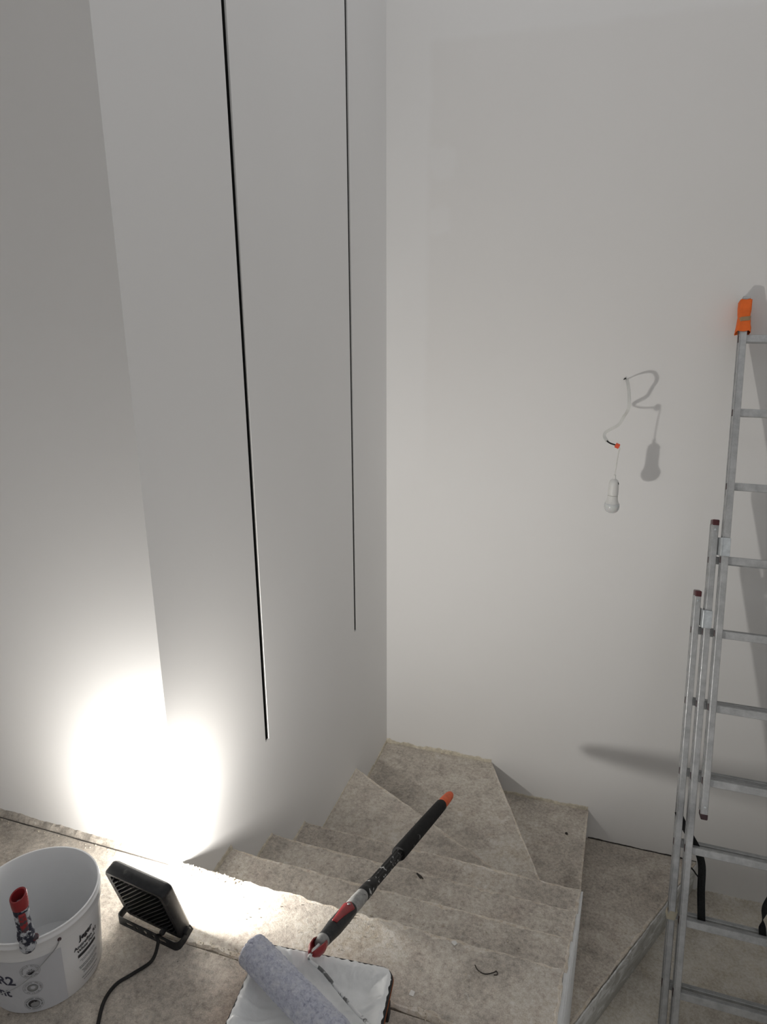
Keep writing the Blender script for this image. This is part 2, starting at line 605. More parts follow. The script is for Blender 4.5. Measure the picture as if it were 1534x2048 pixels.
def step_block(name, poly, flags, zt, zb, amp=0.004, chip=0.008, band=0.009, mat='concrete', parent=stair):
    """a solid tread whose flagged edges are worn and chipped (poly counter-clockwise)"""
    pts = densify(poly, flags)
    n = len(pts)
    lo, md, tp, t2 = [], [], [], []
    seed = random.random() * 50
    for i, (p, nrm, fl_, inner, ends) in enumerate(pts):
        s = seed + p.x * 1.0 + p.y * 1.0
        if fl_ and inner:
            j = noise.noise((s * 9, seed, 0)) * amp + noise.noise((s * 45, seed, 3)) * amp * 0.8
            c = chip * (0.35 + 0.65 * abs(noise.noise((s * 24, seed, 7)))) + (0.012 * max(0, noise.noise((s * 12, seed, 11)) - 0.25))
            j = max(-0.12 * ends, min(0.12 * ends, j))
            c = min(c, 0.10 * ends)
            q = p + nrm * j
            lo.append((q.x, q.y, zb))
            md.append((q.x, q.y, zt - c * 0.9))
            t = q - nrm * c * (0.7 + 0.6 * random.random())
            zz = zt + noise.noise((s * 30, 1, seed)) * 0.0008
            tp.append((t.x, t.y, zz))
            w_ = band * max(0.12, 0.75 + 1.3 * noise.noise((s * 14, seed, 21)) + 0.7 * noise.noise((s * 70, seed, 5)))
            t = t - nrm * min(w_, 0.10 * ends)
            t2.append((t.x, t.y, zt))
        else:
            lo.append((p.x, p.y, zb))
            md.append((p.x, p.y, zt - 0.004))
            tp.append((p.x, p.y, zt))
            t2.append((p.x, p.y, zt))
    fs = [tuple(range(n))[::-1], tuple(range(3 * n, 4 * n))]
    for r_ in (0, 1, 2):
        fs += [(r_ * n + i, r_ * n + (i + 1) % n, (r_ + 1) * n + (i + 1) % n, (r_ + 1) * n + i) for i in range(n)]
    o_ = MB().add(lo + md + tp + t2, fs).build(name, mat, parent)
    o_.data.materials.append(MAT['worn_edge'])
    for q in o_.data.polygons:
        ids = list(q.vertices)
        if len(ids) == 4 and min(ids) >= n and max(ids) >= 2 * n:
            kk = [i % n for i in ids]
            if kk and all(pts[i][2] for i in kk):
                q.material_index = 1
    return o_


ZB = ZLOW - 0.1
G = 0.0015                   # shrinkage gap at the walls
P = PIV
# slab behind the floor joint, then the eight treads; flags mark free edges
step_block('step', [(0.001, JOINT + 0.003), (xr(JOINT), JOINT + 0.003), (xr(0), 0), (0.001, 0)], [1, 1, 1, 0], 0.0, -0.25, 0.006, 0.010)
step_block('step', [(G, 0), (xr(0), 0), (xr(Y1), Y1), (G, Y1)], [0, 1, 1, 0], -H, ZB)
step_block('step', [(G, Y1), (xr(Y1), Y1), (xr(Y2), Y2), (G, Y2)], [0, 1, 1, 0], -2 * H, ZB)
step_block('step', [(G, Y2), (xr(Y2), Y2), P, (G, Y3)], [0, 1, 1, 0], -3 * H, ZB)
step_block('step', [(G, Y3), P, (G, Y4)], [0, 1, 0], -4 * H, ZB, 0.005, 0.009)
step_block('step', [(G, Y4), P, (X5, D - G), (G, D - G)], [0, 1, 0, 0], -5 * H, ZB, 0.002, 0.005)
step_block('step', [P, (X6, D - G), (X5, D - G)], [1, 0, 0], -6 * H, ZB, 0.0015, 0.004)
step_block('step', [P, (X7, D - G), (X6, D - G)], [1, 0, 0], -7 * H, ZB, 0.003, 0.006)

# white plastered flank of the flight
prof = [(-1.0, -0.012), (0.0, -0.012), (0.0, -H - 0.01), (Y1, -H - 0.01), (Y1, -2 * H - 0.01), (Y2, -2 * H - 0.01), (Y2, -3 * H - 0.01),
        (P[1] + 0.004, -3 * H - 0.012), (P[1] + 0.004, ZLOW), (-1.0, ZLOW)]


def rag_profile(pr, k):
    out = []
    for i in range(len(pr)):
        a, b = Vector(pr[i]), Vector(pr[(i + 1) % len(pr)])
        m = max(1, int((b - a).length / 0.02)) if i < k else 1
        for j in range(m):
            q = a + (b - a) * j / m
            if i < k and j:
                d = (b - a).normalized()
                q = q + Vector((-d.y, d.x)) * (noise.noise((q.x * 30, q.y * 30, 5)) * 0.010 - 0.004)
            out.append(q)
    return out


rp = rag_profile(prof, 7)
vs = [(xr(q.x) - 0.001, q.x, q.y) for q in rp] + [(xr(q.x) + 0.009, q.x, q.y) for q in rp]
n = len(rp)
MB().add(vs, [tuple(range(n)), tuple(range(n, 2 * n))[::-1]] + [(i, n + i, n + (i + 1) % n, (i + 1) % n) for i in range(n)]).build('flank_plaster', 'white_plaster', stair)['label'] = 'white plastered side of the flight'

# filler smeared over the last riser
a, b = Vector((P[0] + 0.002, P[1])), Vector((X7 - 0.006, D - 0.009))
d = (b - a).normalized()
nr = Vector((d.y, -d.x))
vs, m = [], 70
for off in (0.0, 0.006):
    for i in range(m + 1):
        q = a + (b - a) * i / m + nr * (off + 0.001)
        zt = -7 * H - 0.012 + noise.noise((i * 0.35, 3, 1)) * 0.008
        vs += [(q.x, q.y, ZLOW + 0.001), (q.x, q.y, zt)]
fs = []
for i in range(m):
    k = 2 * i
    w_ = 2 * (m + 1)
    fs += [(k, k + 2, k + 3, k + 1), (w_ + k, w_ + k + 1, w_ + k + 3, w_ + k + 2), (k + 1, k + 3, w_ + k + 3, w_ + k + 1)]
MB().add(vs, fs).build('riser_filler', 'smear', stair)['label'] = 'pale filler smeared over the lowest riser'

# ------------------------------------------------------------------ plaster residue along the wall feet
TRIM = [0]


def strip(p0, p1, out, h, amp, mat='cream', th=0.004, z_in=0.0, seed=0, taper=0.0):
    """ragged low band on a wall from p0 to p1, standing proud along out"""
    p0, p1, out = Vector(p0), Vector(p1), Vector(out)
    L = (p1 - p0).length
    m = max(6, int(L / 0.009))
    vs = []
    for i in range(m + 1):
        q = p0 + (p1 - p0) * i / m
        k = h * (1 - taper * i / m) + amp * (noise.noise((q.x * 11 + seed, q.y * 11, q.z * 11)) + 0.7 * noise.noise((q.x * 60 + seed, q.y * 60, q.z * 60)))
        k = max(0.002, k)
        t_ = th * (0.8 + 0.5 * noise.noise((q.x * 25, q.y * 25 + seed, 2)))
        vs += [q, q + Vector((0, 0, k)), q + out * t_ + Vector((0, 0, k * 0.8)), q + out * t_ * 1.8]
    fs = []
    for i in range(m):
        for k in range(3):
            fs.append((i * 4 + k, i * 4 + k + 1, i * 4 + 5 + k, i * 4 + 4 + k))
        fs.append((i * 4 + 3, i * 4, i * 4 + 4, i * 4 + 7))
    fs += [(0, 1, 2, 3), (m * 4 + 3, m * 4 + 2, m * 4 + 1, m * 4)]
    TRIM[0] += 1
    return struct(MB().add(vs, fs).build('trim_%d' % TRIM[0], mat))


strip((0, D, -5 * H), (X5 - 0.004, D, -5 * H), (0, -1, 0), 0.020, 0.012, seed=1)
strip((X5 + 0.01, D, -6 * H), (X6 - 0.004, D, -6 * H), (0, -1, 0), 0.016, 0.008, seed=2)
strip((X6 + 0.01, D, -7 * H), (X7, D, -7 * H), (0, -1, 0), 0.006, 0.004, 'dark_joint', 0.002, seed=3)
strip((X7 + 0.02, D, ZLOW), (2.29, D, ZLOW), (0, -1, 0), 0.014, 0.008, 'low', 0.006, seed=4)
strip((0, 0.01, -H), (0, Y1, -H), (1, 0, 0), 0.012, 0.006, seed=5)
strip((0, Y1 + 0.01, -2 * H), (0, Y2, -2 * H), (1, 0, 0), 0.008, 0.005, seed=6)
strip((0, Y2 + 0.01, -3 * H), (0, Y3, -3 * H), (1, 0, 0), 0.006, 0.003, seed=7)
strip((0, Y3 + 0.01, -4 * H), (0, Y4, -4 * H), (1, 0, 0), 0.004, 0.004, 'cream', 0.002, seed=8)
strip((0, Y4 + 0.02, -5 * H), (0, D, -5 * H), (1, 0, 0), 0.014, 0.007, seed=9)
strip((-3.1, 0, 0), (-0.02, 0, 0), (0, -1, 0), 0.020, 0.005, 'screed', 0.011, seed=10, taper=0.55)
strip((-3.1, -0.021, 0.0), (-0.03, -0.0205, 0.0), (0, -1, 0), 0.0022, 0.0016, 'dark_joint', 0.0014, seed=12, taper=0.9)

# ------------------------------------------------------------------ floodlight
LY, LL = R(7.1), R(15.7)
LO = Vector((0.061, -0.2115, 0.0))
lr = Vector((math.cos(LY), -math.sin(LY), 0))
ln = Vector((math.sin(LY), math.cos(LY), 0))
lz = Vector((0, 0, 1))


def lp(a, b_, t_):           # plate coordinates: across, up the plate, forward
    return LO + lr * a + ln * (t_ * math.cos(LL) - b_ * math.sin(LL)) + lz * (0.004 + b_ * math.cos(LL) + t_ * math.sin(LL))


def lb(x, y, z):             # bracket coordinates: upright
    return LO + lr * x + ln * y + lz * z


lamp = thing('floodlight', 'black work floodlight with diagonal cooling fins, lit, standing on the floor', 'floodlight', LO)
LW, LH, LT = 0.190, 0.194, 0.034


def rrect(w, h0, h1, r_, seg=5):
    out = []
    for cx, cy, a0 in ((w / 2 - r_, h1 - r_, 0), (-w / 2 + r_, h1 - r_, 90), (-w / 2 + r_, h0 + r_, 180), (w / 2 - r_, h0 + r_, 270)):
        for k in range(seg + 1):
            an = R(a0 + 90 * k / seg)
            out.append((cx + r_ * math.cos(an), cy + r_ * math.sin(an)))
    return out


def plate_loft(rings):
    """rings: (outline, t) with equal counts"""
    mb = MB()
    n_ = len(rings[0][0])
    vs_ = [lp(a_, b_, t_) for o_, t_ in rings for a_, b_ in o_]
    fs_ = []
    for k in range(len(rings) - 1):
        fs_ += [(k * n_ + i, k * n_ + (i + 1) % n_, (k + 1) * n_ + (i + 1) % n_, (k + 1) * n_ + i) for i in range(n_)]
    fs_ += [tuple(range(n_))[::-1], tuple(range((len(rings) - 1) * n_, len(rings) * n_))]
    return mb.add(vs_, fs_)


inr = rrect(LW - 0.030, 0.014, LH - 0.014, 0.010)
r1 = rrect(LW - 0.006, 0.003, LH - 0.003, 0.013)
r2 = rrect(LW, 0.0, LH, 0.016)
housing = plate_loft([(inr, 0.010), (inr, 0.001), (r1, 0.0), (r2, 0.004), (r2, LT - 0.004), (r1, LT)]).build('housing', 'lamp_black', lamp, smooth=True, angle=40)
plate_loft([(rrect(LW - 0.012, 0.006, LH - 0.006, 0.012), LT + 0.0002), (rrect(LW - 0.012, 0.006, LH - 0.006, 0.012), LT + 0.003)]).build('front_glass', 'glass', lamp)['label'] = 'pale front glass'
# diagonal fins inside the recessed back
a0, a1, b0, b1 = -(LW - 0.032) / 2, (LW - 0.032) / 2, 0.015, LH - 0.015
k = -0.165
sp = 0.0150
c = b0 - a1 + sp * 0.4
while c < b1 - a0 - 0.008:
    # line b = a + c clipped to the recess
    lo_a, hi_a = max(a0, b0 - c), min(a1, b1 - c)
    if hi_a - lo_a > 0.012:
        mid = ((lo_a + hi_a) / 2, (lo_a + hi_a) / 2 + c)
        hl = (hi_a - lo_a) * math.sqrt(2) / 2 - 0.0015
        u_ = (lp(1, 1, 0) - lp(0, 0, 0)).normalized()
        w_ = (lp(1, -1, 0) - lp(0, 0, 0)).normalized()
        t_ = (lp(0, 0, 1) - lp(0, 0, 0)).normalized()
        MB().obox(lp(mid[0], mid[1], 0.0035), u_, w_, t_, hl, 0.0011, 0.0065).build('fin', 'lamp_black', lamp)
    c += sp
# lugs and knobs at the sides
for s in (-1, 1):
    MB().lathe([(0.010, 0), (0.010, 0.007), (0.0075, 0.009)], 14, (lp(s * LW / 2, 0.020, 0.016), lr * s)).build('pivot_screw', 'lamp_black', lamp, smooth=True)
# bracket: a flat strip lying on its edge behind the plate, with two arms
BW, BH = 0.204, 0.024
cu = bpy.data.curves.new('strip', 'CURVE')
cu.dimensions = '2D'
cu.fill_mode = 'BOTH'


def poly_spline(pts):
    s_ = cu.splines.new('POLY')
    s_.points.add(len(pts) - 1)
    for q, (x, y) in zip(s_.points, pts):
        q.co = (x, y, 0, 1)
    s_.use_cyclic_u = True


bx = BW / 2 - 0.014
poly_spline([(-bx, 0), (bx, 0), (bx, BH), (-bx, BH)])
for cx, hw, hr in ((-0.056, 0.009, 0.0042), (-0.032, 0, 0.0048), (-0.004, 0, 0.0058), (0.023, 0, 0.0048), (0.052, 0.008, 0.0050)):
    hole = []
    for i in range(12):
        an = 2 * math.pi * i / 12
        hole.append((cx + (hw if math.cos(an) > 0 else -hw) + hr * math.cos(an), BH * 0.52 + hr * math.sin(an)))
    poly_spline(hole)
cu.extrude = 0.0011
tmp = bpy.data.objects.new('tmp', cu)
C.objects.link(tmp)
me = bpy.data.meshes.new_from_object(tmp.evaluated_get(bpy.context.evaluated_depsgraph_get()))
BY = -0.028
bk = MB()
bk.add([lb(v.co.x, BY + v.co.z, v.co.y + 0.0005) for v in me.vertices], [tuple(p_.vertices) for p_ in me.polygons])
bpy.data.objects.remove(tmp)
for s in (-1, 1):
    path = []
    for i in range(7):
        an = R(90 * i / 6)
        path.append(lb(s * (bx + 0.012 * math.sin(an)), BY + 0.012 - 0.012 * math.cos(an), BH / 2 + 0.0005))
    path += [lb(s * (bx + 0.012), 0.000, BH / 2 + 0.003), lb(s * (bx + 0.012), 0.016, BH / 2 + 0.010), lb(s * (bx + 0.012), 0.026, BH / 2 + 0.014)]
    bk.ribbon(path, [(0, 0, 1)] * len(path), BH, 0.0022)
bk.build('bracket', 'lamp_black', lamp)
# cable gland and cable
g0 = lp(0.040, 0.020, 0.004)
g1 = lp(0.040, 0.018, -0.018)
MB().lathe([(0.0095, 0), (0.0095, 0.006), (0.0075, 0.007), (0.0075, 0.016), (0.005, 0.02)], 16, (g0, g1 - g0)).build('cable_gland', 'lamp_black', lamp, smooth=True)
cab = catmull([g1 - (g0 - g1) * 0.0, (g1.x + 0.004, g1.y - 0.018, 0.036), (0.114, -0.268, 0.030), (0.116, -0.300, 0.010), (0.090, -0.340, 0.0045), (0.070, -0.374, 0.004), (0.071, -0.415, 0.004),
               (0.093, -0.462, 0.004), (0.135, -0.53, 0.004), (0.15, -0.65, 0.004), (0.10, -0.9, 0.004), (0.05, -1.3, 0.004)], 8)
MB().tube(cab, 0.0042, 10).build('cable', 'cable_black', lamp, smooth=True)
# the light itself, just in front of the glass
ld = bpy.data.lights.new('led_light', 'AREA')
ld.shape = 'RECTANGLE'
ld.size, ld.size_y = 0.062, 0.052
ld.energy = LAMP_POWER
ld.color = LAMP_COLOR
lo_ = bpy.data.objects.new('led_light', ld)
C.objects.link(lo_)
zaxis = -(lp(0, 0, 1) - lp(0, 0, 0)).normalized()
xaxis = lr.normalized()
yaxis = zaxis.cross(xaxis)
mm = Matrix((xaxis, yaxis, zaxis)).transposed().to_4x4()
mm.translation = lp(0, LH / 2, LT + 0.006) - LO
lo_.matrix_world = mm
lo_.parent = lamp

# ------------------------------------------------------------------ ladder
LS = 0.295
P1 = Vector((1.53115, 1.8035, 1.38759))
la, lbk = R(72.1905), R(-0.7284)
ldir = Vector((math.sin(lbk), math.cos(lbk) * math.cos(la), math.cos(lbk) * math.sin(la)))
lnn = Vector((0, -math.sin(la), math.cos(la)))
lxx = Vector((1, 0, 0))
ladder = thing('extension_ladder', 'three-section aluminium extension ladder leaning against the white back wall', 'ladder', (1.75, 0.95, ZLOW))
SWD, SDP = 0.024, 0.058           # stile width and depth
INNER = 0.35                      # clear width of the front section


def lad(i, e=0.0, x=0.0):         # i rung index from top, e along the normal, x from the left end of the front rungs
    return P1 - ldir * (LS * i) + lnn * e + lxx * x


def stile(x_c, e_c, s_top, s_bot, nm='stile'):
    """channel-shaped rail; s in rung units"""
    mb = MB()
    A, B = lad(s_top, e_c, x_c), lad(s_bot, e_c, x_c)
    mid, hl = (A + B) / 2, (A - B).length / 2
    dd = (A - B).normalized()
    mb.obox(mid, lxx, lnn, dd, SWD / 2, SDP / 2, hl)
    o_ = mb.build(nm, 'alu', ladder, bevel=0.0025)
    # pressed side flanges
    fl_ = MB()
    for s_ in (-1, 1):
        fl_.obox(mid + lnn * s_ * (SDP / 2 - 0.006) - lxx * (SWD / 2 + 0.0012), lxx, lnn, dd, 0.0012, 0.0055, hl - 0.002)
    f_ = fl_.build('flange', 'alu', o_)
    return o_, A, B, dd


def rung(i, e_c, x0, x1, shift=0.0):
    mb = MB()
    c_ = lad(i + shift, e_c, (x0 + x1) / 2)
    mb.obox(c_, lxx, lnn, ldir, (x1 - x0) / 2, 0.014, 0.0145)
    o_ = mb.build('rung', 'alu', ladder, bevel=0.002)
    g = MB()
    for k_ in (-0.008, -0.0027, 0.0027, 0.008):
        g.obox(c_ + ldir * 0.0150 + lnn * k_, lxx, lnn, ldir, (x1 - x0) / 2, 0.0011, 0.0008)
    g.build('grip_ridge', 'alu', o_)
    # welded bead where the rung meets the rail
    for xx in (x0, x1):
        w_ = MB().lathe([(0.0185, -0.0016), (0.0185, 0.0016)], 14, (lad(i + shift, e_c, xx), lxx))
        w_.build('weld', 'alu', o_)


secs = [  # lateral offset, depth offset, top, bottom (rung units), rungs, shift
    (0.000, 0.000, -0.53, 6.42, range(0, 7), 0.0),
    (-0.037, -0.052, 2.52, 9.905, range(3, 10), 0.02),
    (-0.074, -0.104, 3.53, 9.850, range(4, 10), 0.03),
]
for k, (dx, e, top, bot, rr, sh) in enumerate(secs):
    xl = dx - SWD / 2
    xr_ = INNER - dx + SWD / 2
    ec = e - 0.014
    for side, xc in ((-1, xl), (1, xr_)):
        o_, A, B, dd = stile(xc, ec, top, bot)
        capm = 'cap_red' if k else 'cap_dark'
        if k:
            MB().obox(A + dd * 0.006, lxx, lnn, dd, SWD / 2 + 0.001, SDP / 2 + 0.001, 0.0125).build('end_cap', 'cap_red', ladder, bevel=0.004)
        else:
            MB().obox(B - dd * 0.008, lxx, lnn, dd, SWD / 2 + 0.001, SDP / 2 + 0.001, 0.012).build('end_cap', 'cap_dark', ladder, bevel=0.004)
            MB().obox(A + dd * 0.001, lxx, lnn, dd, SWD / 2 + 0.001, SDP / 2 + 0.001, 0.006).build('end_cap', 'alu', ladder, bevel=0.002)
        if k:
            MB().obox(B + dd * 0.012, lxx, lnn, dd, SWD / 2 + 0.0015, SDP / 2 + 0.0015, 0.022).build('foot', 'cap_dark', ladder, bevel=0.003)
        # rivet
        if k:
            MB().lathe([(0.0045, 0), (0.0045, 0.0015), (0.003, 0.0025)], 10, (A - dd * 0.022 + lnn * SDP / 2, lnn)).build('rivet', 'zinc', ladder)
        MB().lathe([(0.0045, 0), (0.0045, 0.0015), (0.003, 0.0025)], 10, (B + dd * 0.030 + lnn * SDP / 2, lnn)).build('rivet', 'zinc', ladder)
    for i in rr:
        rung(i, e - 0.014, dx, INNER - dx, sh)
        if k < 3:   # punched rung end on the outer face of the left rail
            MB().obox(lad(i + sh, e - 0.014, dx - SWD - 0.0013), lxx, lnn, ldir, 0.0014, 0.011, 0.012).build('rung_end', 'cap_dark', ladder)
# zinc guide hooks at the tops of the two rear sections, wrapping the rail in front
for k in (1, 2):
    dx, e, top = secs[k][0], secs[k][1], secs[k][2]
    fx, fe = secs[k - 1][0], secs[k - 1][1]
    for side in (-1, 1):
        def X(v):
            return v if side < 0 else INNER - v
        i_ = top + 0.30
        mb = MB()
        g_ = X(dx + 0.0065)
        mb.obox(lad(i_, (e + fe) / 2 + 0.0, g_), lxx, lnn, ldir, 0.0035, 0.052, 0.036)
        xm = X((dx + 0.003 + fx + 0.002) / 2)
        mb.obox(lad(i_, fe + 0.020, xm), lxx, lnn, ldir, abs(fx + 0.002 - dx - 0.003) / 2, 0.0022, 0.036)
        o_ = mb.build('guide_hook', 'zinc', ladder, bevel=0.002)
        MB().lathe([(0.004, 0), (0.004, 0.002)], 8, (lad(i_ + 0.05, fe + 0.0222, X(fx - 0.012)), lnn)).build('rivet', 'zinc', o_)

# slack black spreader strap between the rear sections
sa = catmull([lad(6.60, -0.115, -0.092), lad(6.72, -0.098, -0.075), lad(6.86, -0.085, -0.045), lad(7.03, -0.078, -0.012), lad(7.25, -0.092, 0.010), lad(7.6, -0.10, 0.016), lad(7.95, -0.094, 0.024), lad(8.04, -0.091, 0.026)], 6)
MB().ribbon(sa, [lxx + lnn * 0.25 + (ldir * 0.7 if i < 16 else Vector((0, 0, 0))) for i in range(len(sa))], 0.030, 0.0018).build('strap', 'strap', ladder)
sb = catmull([lad(6.9, -0.092, 0.350), lad(7.30, -0.092, 0.290), lad(7.55, -0.092, 0.258), lad(7.76, -0.092, 0.244), lad(7.92, -0.092, 0.247), lad(8.04, -0.092, 0.252)], 6)
tw = []
for i in range(len(sb)):
    u = i / (len(sb) - 1)
    an = R(95 * max(0, min(1, (u - 0.38) / 0.22)) + 85 * max(0, min(1, (u - 0.62) / 0.15)))
    tw.append(lxx * math.cos(an) + lnn * math.sin(an))
MB().ribbon(sb, tw, 0.027, 0.0018).build('strap', 'strap', ladder)
# thin strap tail
MB().tube(catmull([lad(7.30, -0.09, -0.03), lad(7.36, -0.085, -0.012), lad(7.48, -0.09, 0.006), lad(7.9, -0.092, 0.012)], 6), 0.0028, 6).build('strap_tail', 'strap', ladder)
# piece of masking tape round a rear rail
t_i = 8.02
MB().obox(lad(t_i, -0.104 - 0.014, -0.074 - SWD / 2), lxx, lnn, (ldir + lxx * 0.3).normalized(), SWD / 2 + 0.0032, SDP / 2 + 0.0015, 0.018).build('tape', 'mask_tape', ladder)['label'] = 'cream masking tape round the rail'

# orange cloth wrapped round the top of the front rail, bound with tape
cloth = thing('wrapped_cloth', 'bright orange cloth wrapped and taped round the ladder top', 'cloth', lad(-0.1, -0.014, -SWD / 2))
vs, fs = [], []
rings, seg = 26, 28
for j in range(rings):
    u = j / (rings - 1)
    s_ = -0.505 + u * 0.428                    # from the top down, rung units
    flare = 0.0085 + 0.0055 * max(0, (u - 0.55) / 0.45) ** 1.3 - 0.0018 * math.exp(-((u - 0.46) / 0.06) ** 2) + 0.002 * (1 - u)
    for i in range(seg):
        an = 2 * math.pi * i / seg
        cx, cy = math.cos(an), math.sin(an)
        ex = 0.35
        px = math.copysign(abs(cx) ** ex, cx) * (SWD / 2 + flare)
        py = math.copysign(abs(cy) ** ex, cy) * (SDP / 2 + flare * 0.55)
        wob = 1 + 0.06 * noise.noise((cx * 3, cy * 3, u * 9)) * (0.4 + u)
        py = min(py, SDP / 2 + 0.0045) if py > 0 else max(py, -SDP / 2 - 0.0026)
        q = lad(s_ + 0.03 * noise.noise((cx * 2, cy * 2, 4)) * (1 if j in (0, rings - 1) else 0), -0.014 + py, -SWD / 2 + px * wob - 0.006 * max(0, u - 0.6) * (1 if cx < 0 else 0.0))
        vs.append(q)
for j in range(rings - 1):
    for i in range(seg):
        k = (i + 1) % seg
        fs.append((j * seg + i, j * seg + k, (j + 1) * seg + k, (j + 1) * seg + i))
fab = MB().add(vs, fs).build('fabric', 'orange_cloth', cloth, smooth=True, angle=60)
so = fab.modifiers.new('thick', 'SOLIDIFY')
so.thickness = 0.002
so.offset = -1
pts = []
for i in range(29):
    an = 2 * math.pi * i / 28
    cx, cy = math.cos(an), math.sin(an)
    px = math.copysign(abs(cx) ** 0.35, cx) * (SWD / 2 + 0.0088)
    py = math.copysign(abs(cy) ** 0.35, cy) * (SDP / 2 + 0.0058)
    py = max(py, -SDP / 2 - 0.0028)
    pts.append(lad(-0.245 - 0.02 * cx, -0.014 + py, -SWD / 2 + px))
MB().ribbon(pts, [ldir] * len(pts), 0.016, 0.0016).build('tape_band', 'tan_tape', cloth)['label'] = 'tan tape band round the cloth'

# ------------------------------------------------------------------ hanging bulb
hang = thing('hanging_bulb', 'bare white bulb in a lampholder hanging on a cable from the back wall', 'light bulb', (1.088, 1.627, 0.70))
path = catmull([(1.100, 1.905, 1.205), (1.102, 1.875, 1.198), (1.108, 1.808, 1.182), (1.114, 1.735, 1.150), (1.116, 1.705, 1.105), (1.101, 1.708, 1.070), (1.084, 1.700, 1.037), (1.052, 1.694, 1.015),
                (1.034, 1.690, 1.002), (1.031, 1.680, 0.987), (1.044, 1.659, 0.971)], 7)
wd = []
for i in range(len(path)):
    u = i / (len(path) - 1)
    wd.append(Vector((0.9, 0.35 - 0.5 * u, 0.25 + 0.6 * math.sin(u * 6))))
MB().ribbon(path, wd, 0.0130, 0.0036).build('flat_cable', 'cable_white', hang, smooth=True)
MB().tube(catmull([(1.096, 1.897, 1.203), (1.093, 1.890, 1.208), (1.088, 1.893, 1.201)], 4), 0.0022, 6).build('cable_clip', 'cable_black', hang)
MB().tube(catmull([(1.043, 1.661, 0.972), (1.056, 1.648, 0.966), (1.075, 1.634, 0.963), (1.086, 1.628, 0.961)], 5), 0.0033, 8).build('wire_tails', 'cable_black', hang, smooth=True)
MB().obox((1.0855, 1.628, 0.9605), (0.92, 0, -0.39), (0, 1, 0), (0.39, 0, 0.92), 0.0085, 0.008, 0.0095).build('connector', 'connector', hang, bevel=0.002)['label'] = 'small orange cable connector'
MB().tube(catmull([(1.093, 1.626, 0.957), (1.096, 1.626, 0.948), (1.0925, 1.626, 0.934), (1.089, 1.626, 0.88), (1.0865, 1.6255, 0.836)], 6), 0.0024, 8).build('hanging_wire', 'cable_white', hang, smooth=True)
ax = Vector((-0.004, -0.0, 0.999)).normalized()
b0 = Vector((1.0865, 1.6265, 0.838))
holder = MB().lathe([(0.0045, 0.0), (0.0058, -0.001), (0.0058, -0.016), (0.010, -0.019), (0.0165, -0.024), (0.0195, -0.032), (0.0205, -0.044), (0.0212, -0.072), (0.0212, -0.086), (0.018, -0.088)], 32, (b0, ax)).build('lampholder', 'lamp_white', hang, smooth=True, angle=50)
bulb = MB().lathe([(0.0170, -0.087), (0.0205, -0.0885), (0.0210, -0.093), (0.0215, -0.104), (0.0255, -0.117), (0.0285, -0.1215)], 32, (b0, ax)).build('bulb', 'lamp_white', hang, smooth=True, angle=50)
MB().obox(b0 + Vector((0.0170, -0.0080, -0.033)), (0.4, 0, -0.9), (0, 1, 0), (0.9, 0, 0.4), 0.0045, 0.003, 0.0018).build('release_clip', 'cable_black', holder)
MB().lathe([(0.0285, -0.1216), (0.0303, -0.126), (0.0312, -0.132), (0.0310, -0.139), (0.0292, -0.147), (0.0260, -0.1535), (0.0210, -0.159), (0.0150, -0.1625), (0.0080, -0.1645), (0.001, -0.1651)], 36, (b0, ax)).build('globe', 'globe', bulb, smooth=True, angle=80)

# ------------------------------------------------------------------ paint bucket
BC = Vector((-0.122, -0.380, 0.0))
bucket = thing('paint_bucket', 'open white plastic paint bucket with a grey printed label, beside the floodlight', 'bucket', BC)


def br(z):
    return 0.1225 + 0.0755 * z


outer = [(0.02, 0.003), (br(0) - 0.008, 0.003), (br(0) - 0.003, 0.0), (br(0), 0.004), (br(0.10), 0.10), (br(0.183), 0.183), (0.1400, 0.1825), (0.1408, 0.186), (0.1398, 0.205),
         (0.1420, 0.2075), (0.1425, 0.2115), (0.1408, 0.2140), (0.1402, 0.2190), (0.1412, 0.2215), (0.1405, 0.2235), (0.1372, 0.2235), (0.1355, 0.2200),
         (br(0.18) - 0.003, 0.18), (br(0.10) - 0.0025, 0.10), (br(0.0) - 0.0025, 0.008), (0.02, 0.007)]
MB().lathe(outer, 96, (BC, (0, 0, 1)), caps=(True, True)).build('body', 'bucket', bucket, smooth=True, angle=45)


def on_bucket(a, z, off=0.0006):
    r_ = br(z) + off
    return (BC.x + r_ * math.cos(a), BC.y + r_ * math.sin(a), z)


def print_on(name, items, mat, off=0.0010, parent=bucket, label=None):
    """items: list of (verts2d, faces, angle centre, z centre); x runs to the right seen from outside"""
    mb = MB()
    for vs_, fs_, a_, z_ in items:
        out = []
        for v_ in vs_:
            z2 = z_ + v_[1]
            out.append(on_bucket(a_ + v_[0] / br(z2), z2, off))
        mb.add(out, fs_)
    o_ = mb.build(name, mat, parent)
    if label:
        o_['label'] = label
    return o_


def rect2(x0, x1, y0, y1, n_=1):
    vs_ = []
    for i in range(n_ + 1):
        x = x0 + (x1 - x0) * i / n_
        vs_ += [(x, y0), (x, y1)]
    return vs_, [(2 * i, 2 * i + 2, 2 * i + 3, 2 * i + 1) for i in range(n_)]


def ring2(r0, r1, n_=40, a0=0.0, a1=2 * math.pi):
    vs_ = []
    for i in range(n_ + 1):
        an = a0 + (a1 - a0) * i / n_
        vs_ += [(r0 * math.cos(an), r0 * math.sin(an)), (r1 * math.cos(an), r1 * math.sin(an))]
    return vs_, [(2 * i, 2 * i + 1, 2 * i + 3, 2 * i + 2) for i in range(n_)]


def disc2(r, n_=28, sx=1, sy=1):
    return [(sx * r * math.cos(2 * math.pi * i / n_), sy * r * math.sin(2 * math.pi * i / n_)) for i in range(n_)], [tuple(range(n_))]


